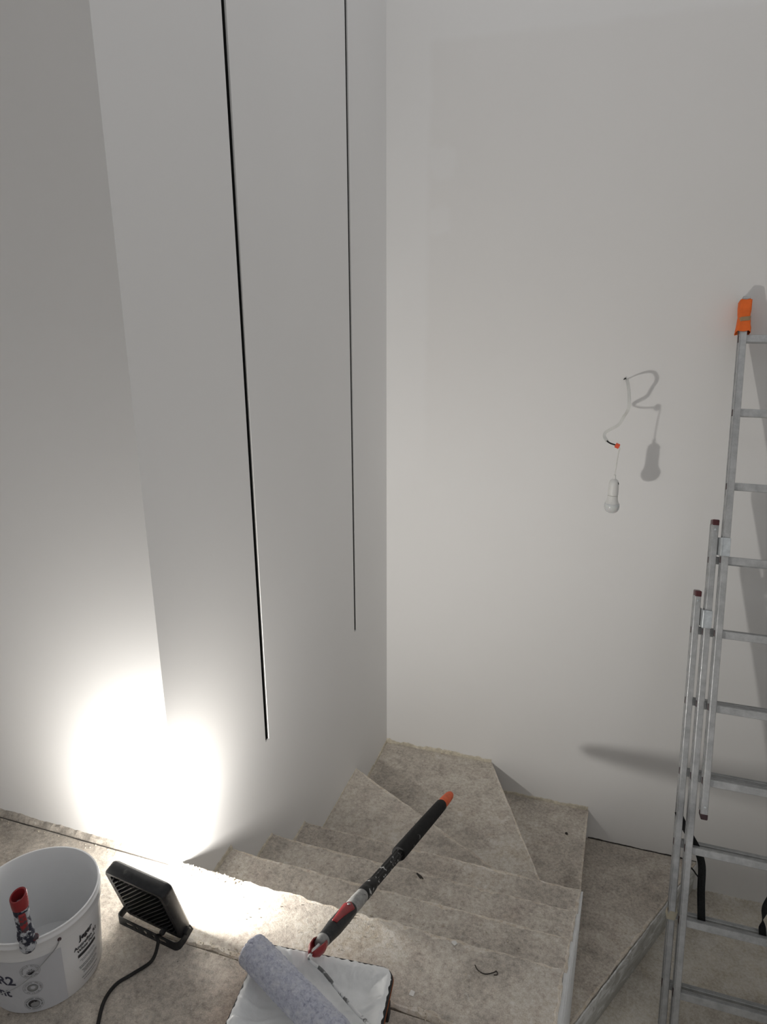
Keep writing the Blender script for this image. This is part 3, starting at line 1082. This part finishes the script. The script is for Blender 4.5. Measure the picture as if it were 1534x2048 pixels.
def shift2(vf, dx, dy, rot=0.0):
    c_, s_ = math.cos(rot), math.sin(rot)
    return [(v[0] * c_ - v[1] * s_ + dx, v[0] * s_ + v[1] * c_ + dy) for v in vf[0]], vf[1]


# grey label field round the left of the bucket
vs, fs = rect2(R(-170) * 0.13, R(-27) * 0.13, 0.0045, 0.166, 60)
vs_m = MB()
vs_m.add([on_bucket(v[0] / 0.13, v[1], 0.0005) for v in vs], fs)
vs_m.build('label_field', 'label_grey', bucket)['label'] = 'grey printed label field'


def word(body, width, a_left, z_base, bold=0.0, size=0.02):
    vs_, fs_ = text_verts(body, size, bold)
    x0 = min(v[0] for v in vs_)
    x1 = max(v[0] for v in vs_)
    k_ = width / (x1 - x0)
    return [((v[0] - x0) * k_, v[1] * k_) for v in vs_], fs_, a_left, z_base


print_on('brand_print', [word('Jeger', 0.043, R(-9.5), 0.1435, 0.0008)], 'ink')
print_on('title_print', [word('Antireflex R2', 0.0725, R(-15.5), 0.1235, 0.0005), word('White Paint', 0.058, R(-12.5), 0.1115, 0.0005)], 'ink')
print_on('title_bar', [(*rect2(0, 0.056, 0, 0.0085, 16), R(-12), 0.0965)], 'ink')
items = []
for z_, a_, w_ in ((0.0845, -10, 0.044), (0.0795, -8, 0.038)):
    x = 0.0
    while x < w_:
        q = random.uniform(0.003, 0.007)
        items.append((*rect2(x, x + q, 0, 0.0017, 2), R(a_), z_))
        x += q + 0.0013
print_on('small_print', items, 'ink_mid')
items = []
for z_, a_, w_ in ((0.0665, -12, 0.056), (0.0615, -11, 0.054), (0.0525, -9, 0.046), (0.0475, -7.5, 0.042), (0.0425, -7.5, 0.040), (0.0300, -10, 0.050), (0.0215, -8, 0.038)):
    x = 0.0
    while x < w_:
        q = random.uniform(0.003, 0.008)
        items.append((*rect2(x, x + q, 0, 0.0020, 2), R(a_), z_))
        x += q + 0.0009
print_on('small_print', items, 'ink_grey')
# big product letters, cut off by the frame on the left
print_on('front_print', [word('Antireflex R2', 0.205, R(-71) - 0.205 / br(0.1), 0.0960, 0.0005), word('White Paint', 0.172, R(-78.5) - 0.172 / br(0.07), 0.0575, 0.0004)], 'ink_navy')


def badge(a_, z_, txt, art):
    rr = 0.0205
    lines = [(*ring2(rr - 0.0005, rr), a_, z_)]
    if txt:
        adv = 2 * math.pi / len(txt)
        for i, ch in enumerate(txt):
            if ch == ' ':
                continue
            vf = text_verts(ch, 0.0058, 0.0, 'CENTER')
            an = R(200) - adv * (i + 0.5)
            lines.append((*shift2(vf, (rr - 0.0062) * math.cos(an), (rr - 0.0062) * math.sin(an), an - math.pi / 2), a_, z_))
    else:
        for i in range(40):
            if i % 9 == 0:
                continue
            an = 2 * math.pi * i / 40
            lines.append((*shift2(rect2(-0.0008, 0.0008, -0.0014, 0.0014), (rr - 0.0042) * math.cos(an), (rr - 0.0042) * math.sin(an), an - math.pi / 2), a_, z_))
    o_ = print_on('badge', lines, 'ink_grey', 0.0013)
    o_['label'] = 'round printed badge'
    if art == 0:
        it = []
        for s_, x, y in ((1.0, 0.001, 0.0035), (0.8, -0.0035, -0.0005)):
            it.append((*shift2(rect2(-0.0045 * s_, 0.0030 * s_, -0.0005, 0.0005), x, y, R(-20)), a_, z_))
            it.append((*shift2(rect2(-0.0005, 0.0005, 0, 0.0035 * s_), x + 0.0027 * s_, y - 0.0009, R(-20)), a_, z_))
        it.append((*shift2(rect2(-0.0085, 0.0085, -0.0006, 0.0006, 4), 0, -0.0022, R(20)), a_, z_))
        half = [(0.0085 * math.cos(R(q)), 0.0060 * math.sin(R(q))) for q in range(180, 361, 12)]
        it.append((*shift2((half, [tuple(range(len(half)))]), 0.0018, -0.0040, R(20)), a_, z_))
        print_on('emblem', it, 'ink', 0.0015, o_)
    elif art == 1:
        print_on('emblem', [(*disc2(0.0112), a_, z_)], 'ink_grey', 0.0015, o_)
        print_on('emblem', [(*shift2(disc2(0.0085), 0.001, 0.0012), a_, z_)], 'ink_mid', 0.0017, o_)
        print_on('emblem', [(*shift2(disc2(0.0050), 0.0012, 0.002), a_, z_)], 'label_grey', 0.0019, o_)
    else:
        print_on('emblem', [(*disc2(0.0122), a_, z_)], 'ink_grey', 0.0015, o_)
        print_on('emblem', [(*shift2(disc2(0.0088, 28, 1.05, 0.82), 0.0018, -0.0016), a_, z_)], 'ink_mid', 0.0017, o_)
        half = [(0.0118 * math.cos(R(q)), 0.0118 * math.sin(R(q))) for q in range(20, 201, 10)]
        print_on('emblem', [(*shift2((half, [tuple(range(len(half)))]), -0.0, 0.0, R(25)), a_, z_)], 'ink', 0.0016, o_)


badge(R(-55.5), 0.134, 'REDUKUJE REFLEKSY ŚWIETLNE ', 0)
badge(R(-56.5), 0.082, 'GŁĘBOKO MATOWY WYGLĄD ', 1)
badge(R(-58.5), 0.032, '', 2)

# ears and wire bail
ea = []
for a_ in (R(-27.5), R(152.5)):
    dirv = Vector((math.cos(a_), math.sin(a_), 0))
    e_ = BC + dirv * 0.1400 + Vector((0, 0, 0.194))
    MB().lathe([(0.0042, -0.001), (0.0042, 0.0022), (0.002, 0.003)], 12, (e_, dirv)).build('bail_eye', 'cap_dark', bucket)
    ea.append(e_ + dirv * 0.003)
bail = []
for a_, z_ in ((-27.5, 0.194), (-33, 0.176), (-46, 0.149), (-58.8, 0.119), (-72, 0.096), (-93.4, 0.066), (-117, 0.055), (-141, 0.066), (-162, 0.096), (-176, 0.12), (-195, 0.162), (-207.5, 0.194)):
    r_ = max(br(z_) + 0.003, 0.1432 if z_ > 0.17 else 0) + (0.006 if z_ < 0.17 else 0)
    bail.append((BC.x + r_ * math.cos(R(a_)), BC.y + r_ * math.sin(R(a_)), z_))
MB().tube(catmull(bail, 8), 0.0011, 8).build('bail', 'wire', bucket, smooth=True)

# paint-caked handle of a tool hooked on the bucket's near rim
hd = thing('tool_handle', 'paint-caked handle with a hollow red end propped on the bucket rim', 'tool', (-0.0275, -0.494, 0.200))
hb = Vector((-0.0275, -0.4965, 0.0))
hx = Vector((-0.03, 0.02, 1)).normalized()


def hp(z):
    return hb + hx * z


grip = MB().lathe([(0.006, 0.203), (0.0135, 0.206), (0.0165, 0.214), (0.0160, 0.226), (0.0150, 0.232), (0.0172, 0.238), (0.0180, 0.246), (0.0165, 0.254), (0.0155, 0.262), (0.0150, 0.285), (0.0155, 0.310), (0.0160, 0.325)], 28, (hb, hx)).build('grip', 'handle_dirty', hd, smooth=True, angle=60)
mb = MB()
seg = 28
prof = [(0.0164, 0.318), (0.0172, 0.326), (0.0175, 0.346), (0.0166, 0.348), (0.0138, 0.347), (0.0132, 0.330), (0.0100, 0.300)]
mb.lathe(prof, seg, (hb, hx), caps=(False, True))
top = mb.v
tilt = Vector((0.25, 0.97, 0)).normalized()
mb.v = [tuple(Vector(q) + hx * (0.006 * ((Vector(q) - hb).dot(tilt) - (hx * (Vector(q) - hb).dot(hx)).dot(tilt)) / 0.017 if (Vector(q) - hb).dot(hx) > 0.335 else 0)) for q in top]
mb.build('socket_ring', 'red', hd, smooth=True, angle=50)['label'] = 'hollow red end'
MB().lathe([(0.0040, 0.300), (0.0040, 0.312), (0.002, 0.315)], 12, (hb + Vector((0.002, 0.003, 0)), hx)).build('core_pin', 'lamp_white', hd, smooth=True)
fr = (CAM - hp(0.29))
fr.z = 0
fr.normalize()
sd = Vector((-fr.y, fr.x, 0))
MB().obox(hp(0.288) + fr * 0.0118, sd, fr, hx, 0.0075, 0.0055, 0.024).build('inlay', 'red_dirty', hd, bevel=0.004)
MB().lathe([(0.006, 0), (0.0075, 0.004), (0.006, 0.011), (0.002, 0.013)], 14, (hp(0.232) + sd * 0.010 + fr * 0.004, sd)).build('thumb_stop', 'red_dirty', hd, smooth=True)
# hook that grips the rim
rim_p = BC + (Vector((hb.x - BC.x, hb.y - BC.y, 0)).normalized()) * 0.139
rdir = Vector((hb.x - BC.x, hb.y - BC.y, 0)).normalized()
MB().tube([hp(0.216), rim_p - rdir * 0.004 + Vector((0, 0, 0.2285)), rim_p - rdir * 0.012 + Vector((0, 0, 0.222)), rim_p - rdir * 0.014 + Vector((0, 0, 0.195))], 0.0030, 8).build('hook', 'wire_dirty', hd, smooth=True)

# ------------------------------------------------------------------ paint tray
TY = R(6.0)
TO = Vector((0.535, -0.2015, 0.0))          # middle of the far rim, on the floor
tx = Vector((math.cos(TY), math.sin(TY), 0))
ty = Vector((math.sin(TY), -math.cos(TY), 0))     # towards the viewer
TW, TL, TZ = 0.325, 0.37, 0.072
tray = thing('paint_tray', 'paint tray full of wet white paint with a black lip and orange side', 'paint tray', TO + ty * (TL / 2))


def tp(u, v, z):             # u across -1..1 metres, v towards the viewer
    return TO + tx * u + ty * v + Vector((0, 0, z))


def tray_ring(w, v0, v1, r_, z, seg=6):
    out = []
    for cu_, cv_, a0_ in ((w / 2 - r_, v1 - r_, 0), (-w / 2 + r_, v1 - r_, 90), (-w / 2 + r_, v0 + r_, 180), (w / 2 - r_, v0 + r_, 270)):
        for k_ in range(seg + 1):
            an = R(a0_ + 90 * k_ / seg)
            out.append(tp(cu_ + r_ * math.cos(an), cv_ + r_ * math.sin(an), z))
    return out


def loft(rings_, caps=(True, True)):
    n_ = len(rings_[0])
    vs_ = [q for r_ in rings_ for q in r_]
    fs_ = []
    for k_ in range(len(rings_) - 1):
        fs_ += [(k_ * n_ + i, k_ * n_ + (i + 1) % n_, (k_ + 1) * n_ + (i + 1) % n_, (k_ + 1) * n_ + i) for i in range(n_)]
    if caps[0]:
        fs_.append(tuple(range(n_))[::-1])
    if caps[1]:
        fs_.append(tuple(range((len(rings_) - 1) * n_, len(rings_) * n_)))
    return MB().add(vs_, fs_)


loft([tray_ring(TW - 0.024, 0.014, TL - 0.014, 0.022, 0.004), tray_ring(TW + 0.004, -0.001, TL + 0.001, 0.030, 0.052), tray_ring(TW + 0.008, -0.003, TL + 0.003, 0.031, 0.062),
      tray_ring(TW - 0.030, 0.018, TL - 0.018, 0.02, 0.0600), tray_ring(TW - 0.050, 0.028, TL - 0.028, 0.02, 0.008)]).build('tray_body', 'tray_orange', tray, smooth=True, angle=40)
loft([tray_ring(TW + 0.004, -0.001, TL + 0.001, 0.030, 0.0622), tray_ring(TW + 0.005, -0.0015, TL + 0.0015, 0.03, 0.066), tray_ring(TW + 0.003, -0.001, TL + 0.001, 0.03, TZ - 0.002), tray_ring(TW - 0.002, 0.001, TL - 0.001, 0.028, TZ),
      tray_ring(TW - 0.016, 0.009, TL - 0.009, 0.022, TZ - 0.001), tray_ring(TW - 0.030, 0.018, TL - 0.018, 0.02, 0.061)], (False, False)).build('lip', 'black_plastic', tray, smooth=True, angle=50)
for su in (-1, 1):
    for sv in (0.062, TL - 0.05):
        MB().obox(tp(su * (TW / 2 - 0.004), sv, 0.020), tx, ty, (0, 0, 1), 0.006, 0.012, 0.020).build('foot', 'black_plastic', tray, bevel=0.002)
# paint lining the tray: folds and a ragged margin over the lip
nu, nv = 90, 96
vs, fs = [], []
for j in range(nv + 1):
    for i in range(nu + 1):
        u = (i / nu - 0.5) * (TW - 0.004)
        v = 0.003 + (TL - 0.006) * j / nv
        rx = TW / 2 - abs(u)
        rv = min(v, TL - v)
        # round the corners
        e_ = min(rx, rv)
        rag = 0.004 * noise.noise((u * 60, v * 60, 1)) + 0.003 * noise.noise((u * 160, v * 160, 2))
        edge = max(0.0, min(1.0, (e_ - 0.006 + rag) / 0.05))
        sm = edge * edge * (3 - 2 * edge)
        depth = 0.034 * sm * (0.72 + 0.28 * min(1, v / 0.2))
        dirn = math.atan2(v - 0.12, abs(u) - 0.02)
        fold = 0.0085 * max(0, noise.noise((math.degrees(dirn) * 0.16, 0.6 if u > 0 else 5.2, math.hypot(u, v) * 4))) * (0.25 + 0.75 * (1 - abs(edge - 0.45))) * (1 if rx < 0.12 else 0.45)
        ripple = 0.0016 * noise.noise((u * 28, v * 28, 9)) * sm
        z = TZ + 0.0022 - depth + fold + ripple
        if e_ < 0.006:
            z = TZ + 0.0012 + rag * 0.3
            u2 = u + (0.004 * noise.noise((v * 90, 3, 1)) if rx < 0.006 else 0)
            v2 = v + (0.004 * noise.noise((u * 90, 7, 1)) if rv < 0.006 else 0)
        else:
            u2, v2 = u, v
        # pull corner points inside the rounded lip
        cr = 0.026
        du, dv = abs(u2) - (TW / 2 - cr), max(cr - v2, v2 - (TL - cr))
        if du > 0 and dv > 0:
            L_ = math.hypot(du, dv)
            if L_ > cr - 0.003:
                f_ = (cr - 0.003) / L_
                u2 = math.copysign(TW / 2 - cr + du * f_, u2)
                v2 = (cr - dv * f_) if v2 < TL / 2 else TL - cr + dv * f_
        vs.append(tp(u2, v2, z))
for j in range(nv):
    for i in range(nu):
        k = j * (nu + 1) + i
        fs.append((k, k + 1, k + nu + 2, k + nu + 1))
MB().add(vs, fs).build('paint', 'paint', tray, smooth=True, angle=80)['label'] = 'wet white paint lining the tray'

# ------------------------------------------------------------------ paint roller on its pole
PA = Vector((0.517, -0.2, 0.0955))
PT = Vector((0.591, 0.896, -0.3075))
pd = (PT - PA).normalized()
roller = thing('paint_roller', 'long paint roller with black pole and orange tip, its sleeve lying in the tray', 'paint roller', PA)


def pp(s_):
    return PA + pd * s_


def along(name, prof_, mat, seg_=24, parent=roller, smooth=True, caps=(True, True)):
    return MB().lathe([(r_, t_) for t_, r_ in prof_], seg_, (PA, pd), caps).build(name, mat, parent, smooth=smooth, angle=50)


pside = pd.cross(Vector((0, 0, 1))).normalized()        # to the right of the pole
pup = pside.cross(pd).normalized()
# roller grip: grey-black body with red inlay
along('grip', [(0.004, 0.0105), (0.012, 0.0155), (0.028, 0.0170), (0.050, 0.0180), (0.085, 0.0205), (0.140, 0.0205), (0.176, 0.0195), (0.186, 0.018)], 'black_plastic')
along('grip_end', [(-0.002, 0.009), (0.002, 0.0140), (0.012, 0.0158), (0.034, 0.0172), (0.040, 0.0172)], 'collar')
inl = MB()
nl = 16
vs = []
for i in range(nl + 1):
    u = i / nl
    s_ = 0.075 + 0.100 * u
    hw = R(20 + 32 * u ** 1.5) if u < 0.9 else R(20 + 32 * 0.9 ** 1.5) * math.sqrt(max(0.02, 1 - ((u - 0.9) / 0.1) ** 2))
    for k in range(9):
        an = R(84) + hw * (k / 4 - 1)
        rr_ = 0.0222 + 0.0015 * (1 - abs(k / 4 - 1))
        vs.append(pp(s_) + (pside * math.cos(an) + pup * math.sin(an)) * rr_)
inl.add(vs, [(i * 9 + k, i * 9 + k + 1, i * 9 + 10 + k, i * 9 + 9 + k) for i in range(nl) for k in range(8)])
io = inl.build('inlay', 'red', roller, smooth=True, angle=70)
sm_ = io.modifiers.new('thick', 'SOLIDIFY')
sm_.thickness = 0.004
MB().lathe([(0.0042, 0), (0.0042, 0.002), (0.002, 0.003)], 10, (pp(0.160) + (pside * math.cos(R(84)) + pup * math.sin(R(84))) * 0.0238, pside * math.cos(R(84)) + pup * math.sin(R(84)))).build('screw', 'wire', roller)
# two red jaws at the lower end
for s in (-1, 1):
    jaw = []
    for t_, off, hw in ((0.012, 0.0155, 0.009), (-0.004, 0.0185, 0.012), (-0.022, 0.0165, 0.012), (-0.036, 0.010, 0.008), (-0.042, 0.004, 0.003)):
        jaw.append((t_, off, hw))
    vs = []
    for t_, off, hw in jaw:
        for k in range(7):
            q = (k / 3 - 1)
            vs.append(pp(t_) + pside * s * (off - 0.004 * q * q) + pup * hw * q)
    jo = MB().add(vs, [(i * 7 + k, i * 7 + k + 1, i * 7 + 8 + k, i * 7 + 7 + k) for i in range(len(jaw) - 1) for k in range(6)]).build('jaw', 'red', roller, smooth=True, angle=80)
    sm_ = jo.modifiers.new('thick', 'SOLIDIFY')
    sm_.thickness = 0.0028
    sm_.offset = 0
along('collar', [(0.180, 0.016), (0.184, 0.0188), (0.225, 0.0192), (0.262, 0.0182), (0.264, 0.015)], 'collar')
along('lock_ring', [(0.262, 0.015), (0.266, 0.0185), (0.285, 0.0190), (0.292, 0.0172), (0.300, 0.0185), (0.330, 0.0172), (0.345, 0.0150)], 'pole_black')
# ribbed telescopic tube
vs, seg = [], 36
ts = [0.340 + (0.60 - 0.340) * i / 12 for i in range(13)]
for t_ in ts:
    for i in range(seg):
        an = 2 * math.pi * i / seg
        r_ = 0.0142 + (0.0011 if i % 4 < 2 else -0.0008)
        vs.append(pp(t_) + (pside * math.cos(an) + pup * math.sin(an)) * r_)
fs = [(k * seg + i, k * seg + (i + 1) % seg, (k + 1) * seg + (i + 1) % seg, (k + 1) * seg + i) for k in range(len(ts) - 1) for i in range(seg)]
MB().add(vs, fs).build('pole', 'pole_black', roller)
along('foam_grip', [(0.553, 0.0150), (0.554, 0.0215), (0.560, 0.0228), (0.70, 0.0226), (0.85, 0.0224), (0.98, 0.0216), (1.028, 0.0210), (1.034, 0.019)], 'foam', 28)
along('tip_cap', [(1.028, 0.0186), (1.034, 0.0192), (1.075, 0.0190), (1.115, 0.0178), (1.140, 0.0165), (1.156, 0.0135), (1.166, 0.0085), (1.170, 0.001)], 'orange_cap', 24)['label'] = 'orange tip of the pole'
# sleeve lying across the tray
R0 = Vector((0.382, -0.2785, 0.1195))
R1 = Vector((0.642, -0.3900, 0.0940))
rd = (R1 - R0).normalized()
RLn = (R1 - R0).length
ra = rd.cross(Vector((0, 0, 1))).normalized()
rb = ra.cross(rd)
vs, fs = [], []
nr, ns = 72, 84
for j in range(nr + 1):
    u = j / nr
    for i in range(ns):
        an = 2 * math.pi * i / ns
        dx, dy = math.cos(an), math.sin(an)
        r_ = 0.0372 + 0.0019 * noise.noise((dx * 9, dy * 9, u * 60)) + 0.0014 * noise.noise((dx * 24, dy * 24, u * 140))
        endf = min(1, min(u, 1 - u) * nr / 1.5)
        r_ *= 0.93 + 0.07 * math.sqrt(endf)
        vs.append(R0 + rd * (RLn * u + 0.003 * noise.noise((dx * 8, dy * 8, 4)) * (1 if j in (0, nr) else 0)) + (ra * dx + rb * dy) * r_)
for j in range(nr):
    for i in range(ns):
        fs.append((j * ns + i, j * ns + (i + 1) % ns, (j + 1) * ns + (i + 1) % ns, (j + 1) * ns + i))
# recessed core at both ends
for e_, base in ((0, 0), (1, nr * ns)):
    k0 = len(vs)
    o_ = R0 if e_ == 0 else R1
    s_ = 1 if e_ == 0 else -1
    for r_, dp in ((0.022, 0.0), (0.021, 0.012)):
        for i in range(ns):
            an = 2 * math.pi * i / ns
            vs.append(o_ + rd * s_ * dp + (ra * math.cos(an) + rb * math.sin(an)) * r_)
    for i in range(ns):
        k = (i + 1) % ns
        fs.append((base + i, base + k, k0 + k, k0 + i))
        fs.append((k0 + i, k0 + k, k0 + ns + k, k0 + ns + i))
    fs.append(tuple(k0 + ns + i for i in range(ns)))
MB().add(vs, fs).build('sleeve', 'nap', roller, smooth=True, angle=70)['label'] = 'lavender-white napped roller sleeve'
MB().tube(catmull([pp(0.02), pp(-0.03), pp(-0.05) + Vector((0.002, -0.006, -0.004)), (0.5440, -0.2455, 0.077), (0.5975, -0.2730, 0.066), (0.6472, -0.3040, 0.068), (0.684, -0.333, 0.084), (0.702, -0.372, 0.094), (0.694, -0.405, 0.094), (0.670, -0.4020, 0.0930), R1 - rd * 0.03], 8), 0.0040, 10).build('frame_wire', 'wire_dirty', roller, smooth=True)

# ------------------------------------------------------------------ small debris
def flake(name, loc, pts_, th, mat, label, cat='debris'):
    mb = MB().prism([(x, y) for x, y in pts_], 0, th)
    o_ = mb.build(name, mat)
    o_.location = loc
    return tag(o_, label, cat)


def blob(r_, n_=9, sx=1.0, sy=1.0, rot=0.0):
    out = []
    for i in range(n_):
        an = 2 * math.pi * i / n_
        k_ = r_ * random.uniform(0.7, 1.15)
        x, y = k_ * sx * math.cos(an), k_ * sy * math.sin(an)
        out.append((x * math.cos(rot) - y * math.sin(rot), x * math.sin(rot) + y * math.cos(rot)))
    return out


flake('dry_leaf', (0.573, 0.505, -2 * H + 0.0005), blob(0.015, 9, 1.3, 0.35, R(-35)), 0.002, 'flake_dark', 'small dark dry scrap on a tread beside the black pole')
flake('dark_chip', (1.025, 1.685, -6 * H + 0.0005), blob(0.008), 0.004, 'flake_dark', 'tiny black chip on the tread by the back wall')
flake('paint_chip', (0.737, -0.175, 0.0005), [(-0.006, -0.006), (0.005, -0.007), (0.006, 0.005), (-0.004, 0.007)], 0.0015, 'flake_white', 'small square white paint chip right of the tray')
flake('plaster_chip', (0.802, -0.016, 0.0005), blob(0.007), 0.003, 'flake_white', 'small white plaster chip on the floor beyond the tray')
# string of dark scuffs on the slab
mb = MB()
mb.tube(catmull([(0.862, -0.058, 0.0012), (0.872, -0.070, 0.0012), (0.890, -0.074, 0.0012), (0.908, -0.064, 0.0012), (0.914, -0.058, 0.0012), (0.918, -0.066, 0.0012), (0.910, -0.070, 0.0012)], 5), 0.0011, 6)
tag(mb.build('fibre_curl', 'flake_dark'), 'dark curled bit of fibre on the concrete slab', 'debris')
# crumbs gathered along the joint, the edges and the corner
mb = MB()


def crumb(x, y, z, r_):
    z += 0.0012
    a_ = random.uniform(0, 6.28)
    vs_ = []
    for k_ in range(4):
        q = a_ + k_ * 1.57 + random.uniform(-.3, .3)
        vs_.append((x + r_ * math.cos(q), y + r_ * math.sin(q), z))
    vs_ += [(x + random.uniform(-.4, .4) * r_ + 0.4 * r_ * math.cos(a_ + k_ * 1.57), y + 0.4 * r_ * math.sin(a_ + k_ * 1.57), z + r_ * random.uniform(0.6, 1.1)) for k_ in range(4)]
    mb.add(vs_, [(0, 3, 2, 1), (4, 5, 6, 7), (0, 1, 5, 4), (1, 2, 6, 5), (2, 3, 7, 6), (3, 0, 4, 7)])


for i in range(150):
    crumb(random.choice((random.uniform(0.18, 0.36), random.uniform(0.74, 1.04))), JOINT + random.gauss(0.008, 0.008), 0.0, random.uniform(0.0010, 0.0026))
for i in range(90):
    crumb(random.gauss(0.02, 0.02) if random.random() < 0.6 else random.uniform(0.0, 0.2), -abs(random.gauss(0.004, 0.012)) - 0.004, 0.0, random.uniform(0.0015, 0.0045))
for i in range(80):
    crumb(random.uniform(0.05, 1.03), -abs(random.gauss(0.0, 0.09)) - 0.016, 0.0, random.uniform(0.0007, 0.0020))
for i in range(70):
    crumb(random.uniform(-0.9, -0.05), -0.026 - abs(random.gauss(0, 0.01)), 0.0, random.uniform(0.001, 0.003))
for i in range(40):
    crumb(random.uniform(0.45, 0.75), random.gauss(-0.06, 0.03), 0.0, random.uniform(0.0008, 0.0024))
for k, (y0, y1) in enumerate(((0, Y1), (Y1, Y2), (Y2, Y3))):
    for i in range(60):
        crumb(random.uniform(0.03, 1.0), random.uniform(y0 + 0.05, y1 - 0.02), -(k + 1) * H, random.uniform(0.001, 0.003))
o_ = mb.build('crumbs', 'cream')
tag(o_, 'loose pale plaster crumbs scattered over the concrete floor and treads', 'crumbs')
o_['kind'] = 'stuff'

for o in bpy.data.objects:
    if '_o' in o:
        del o['_o']
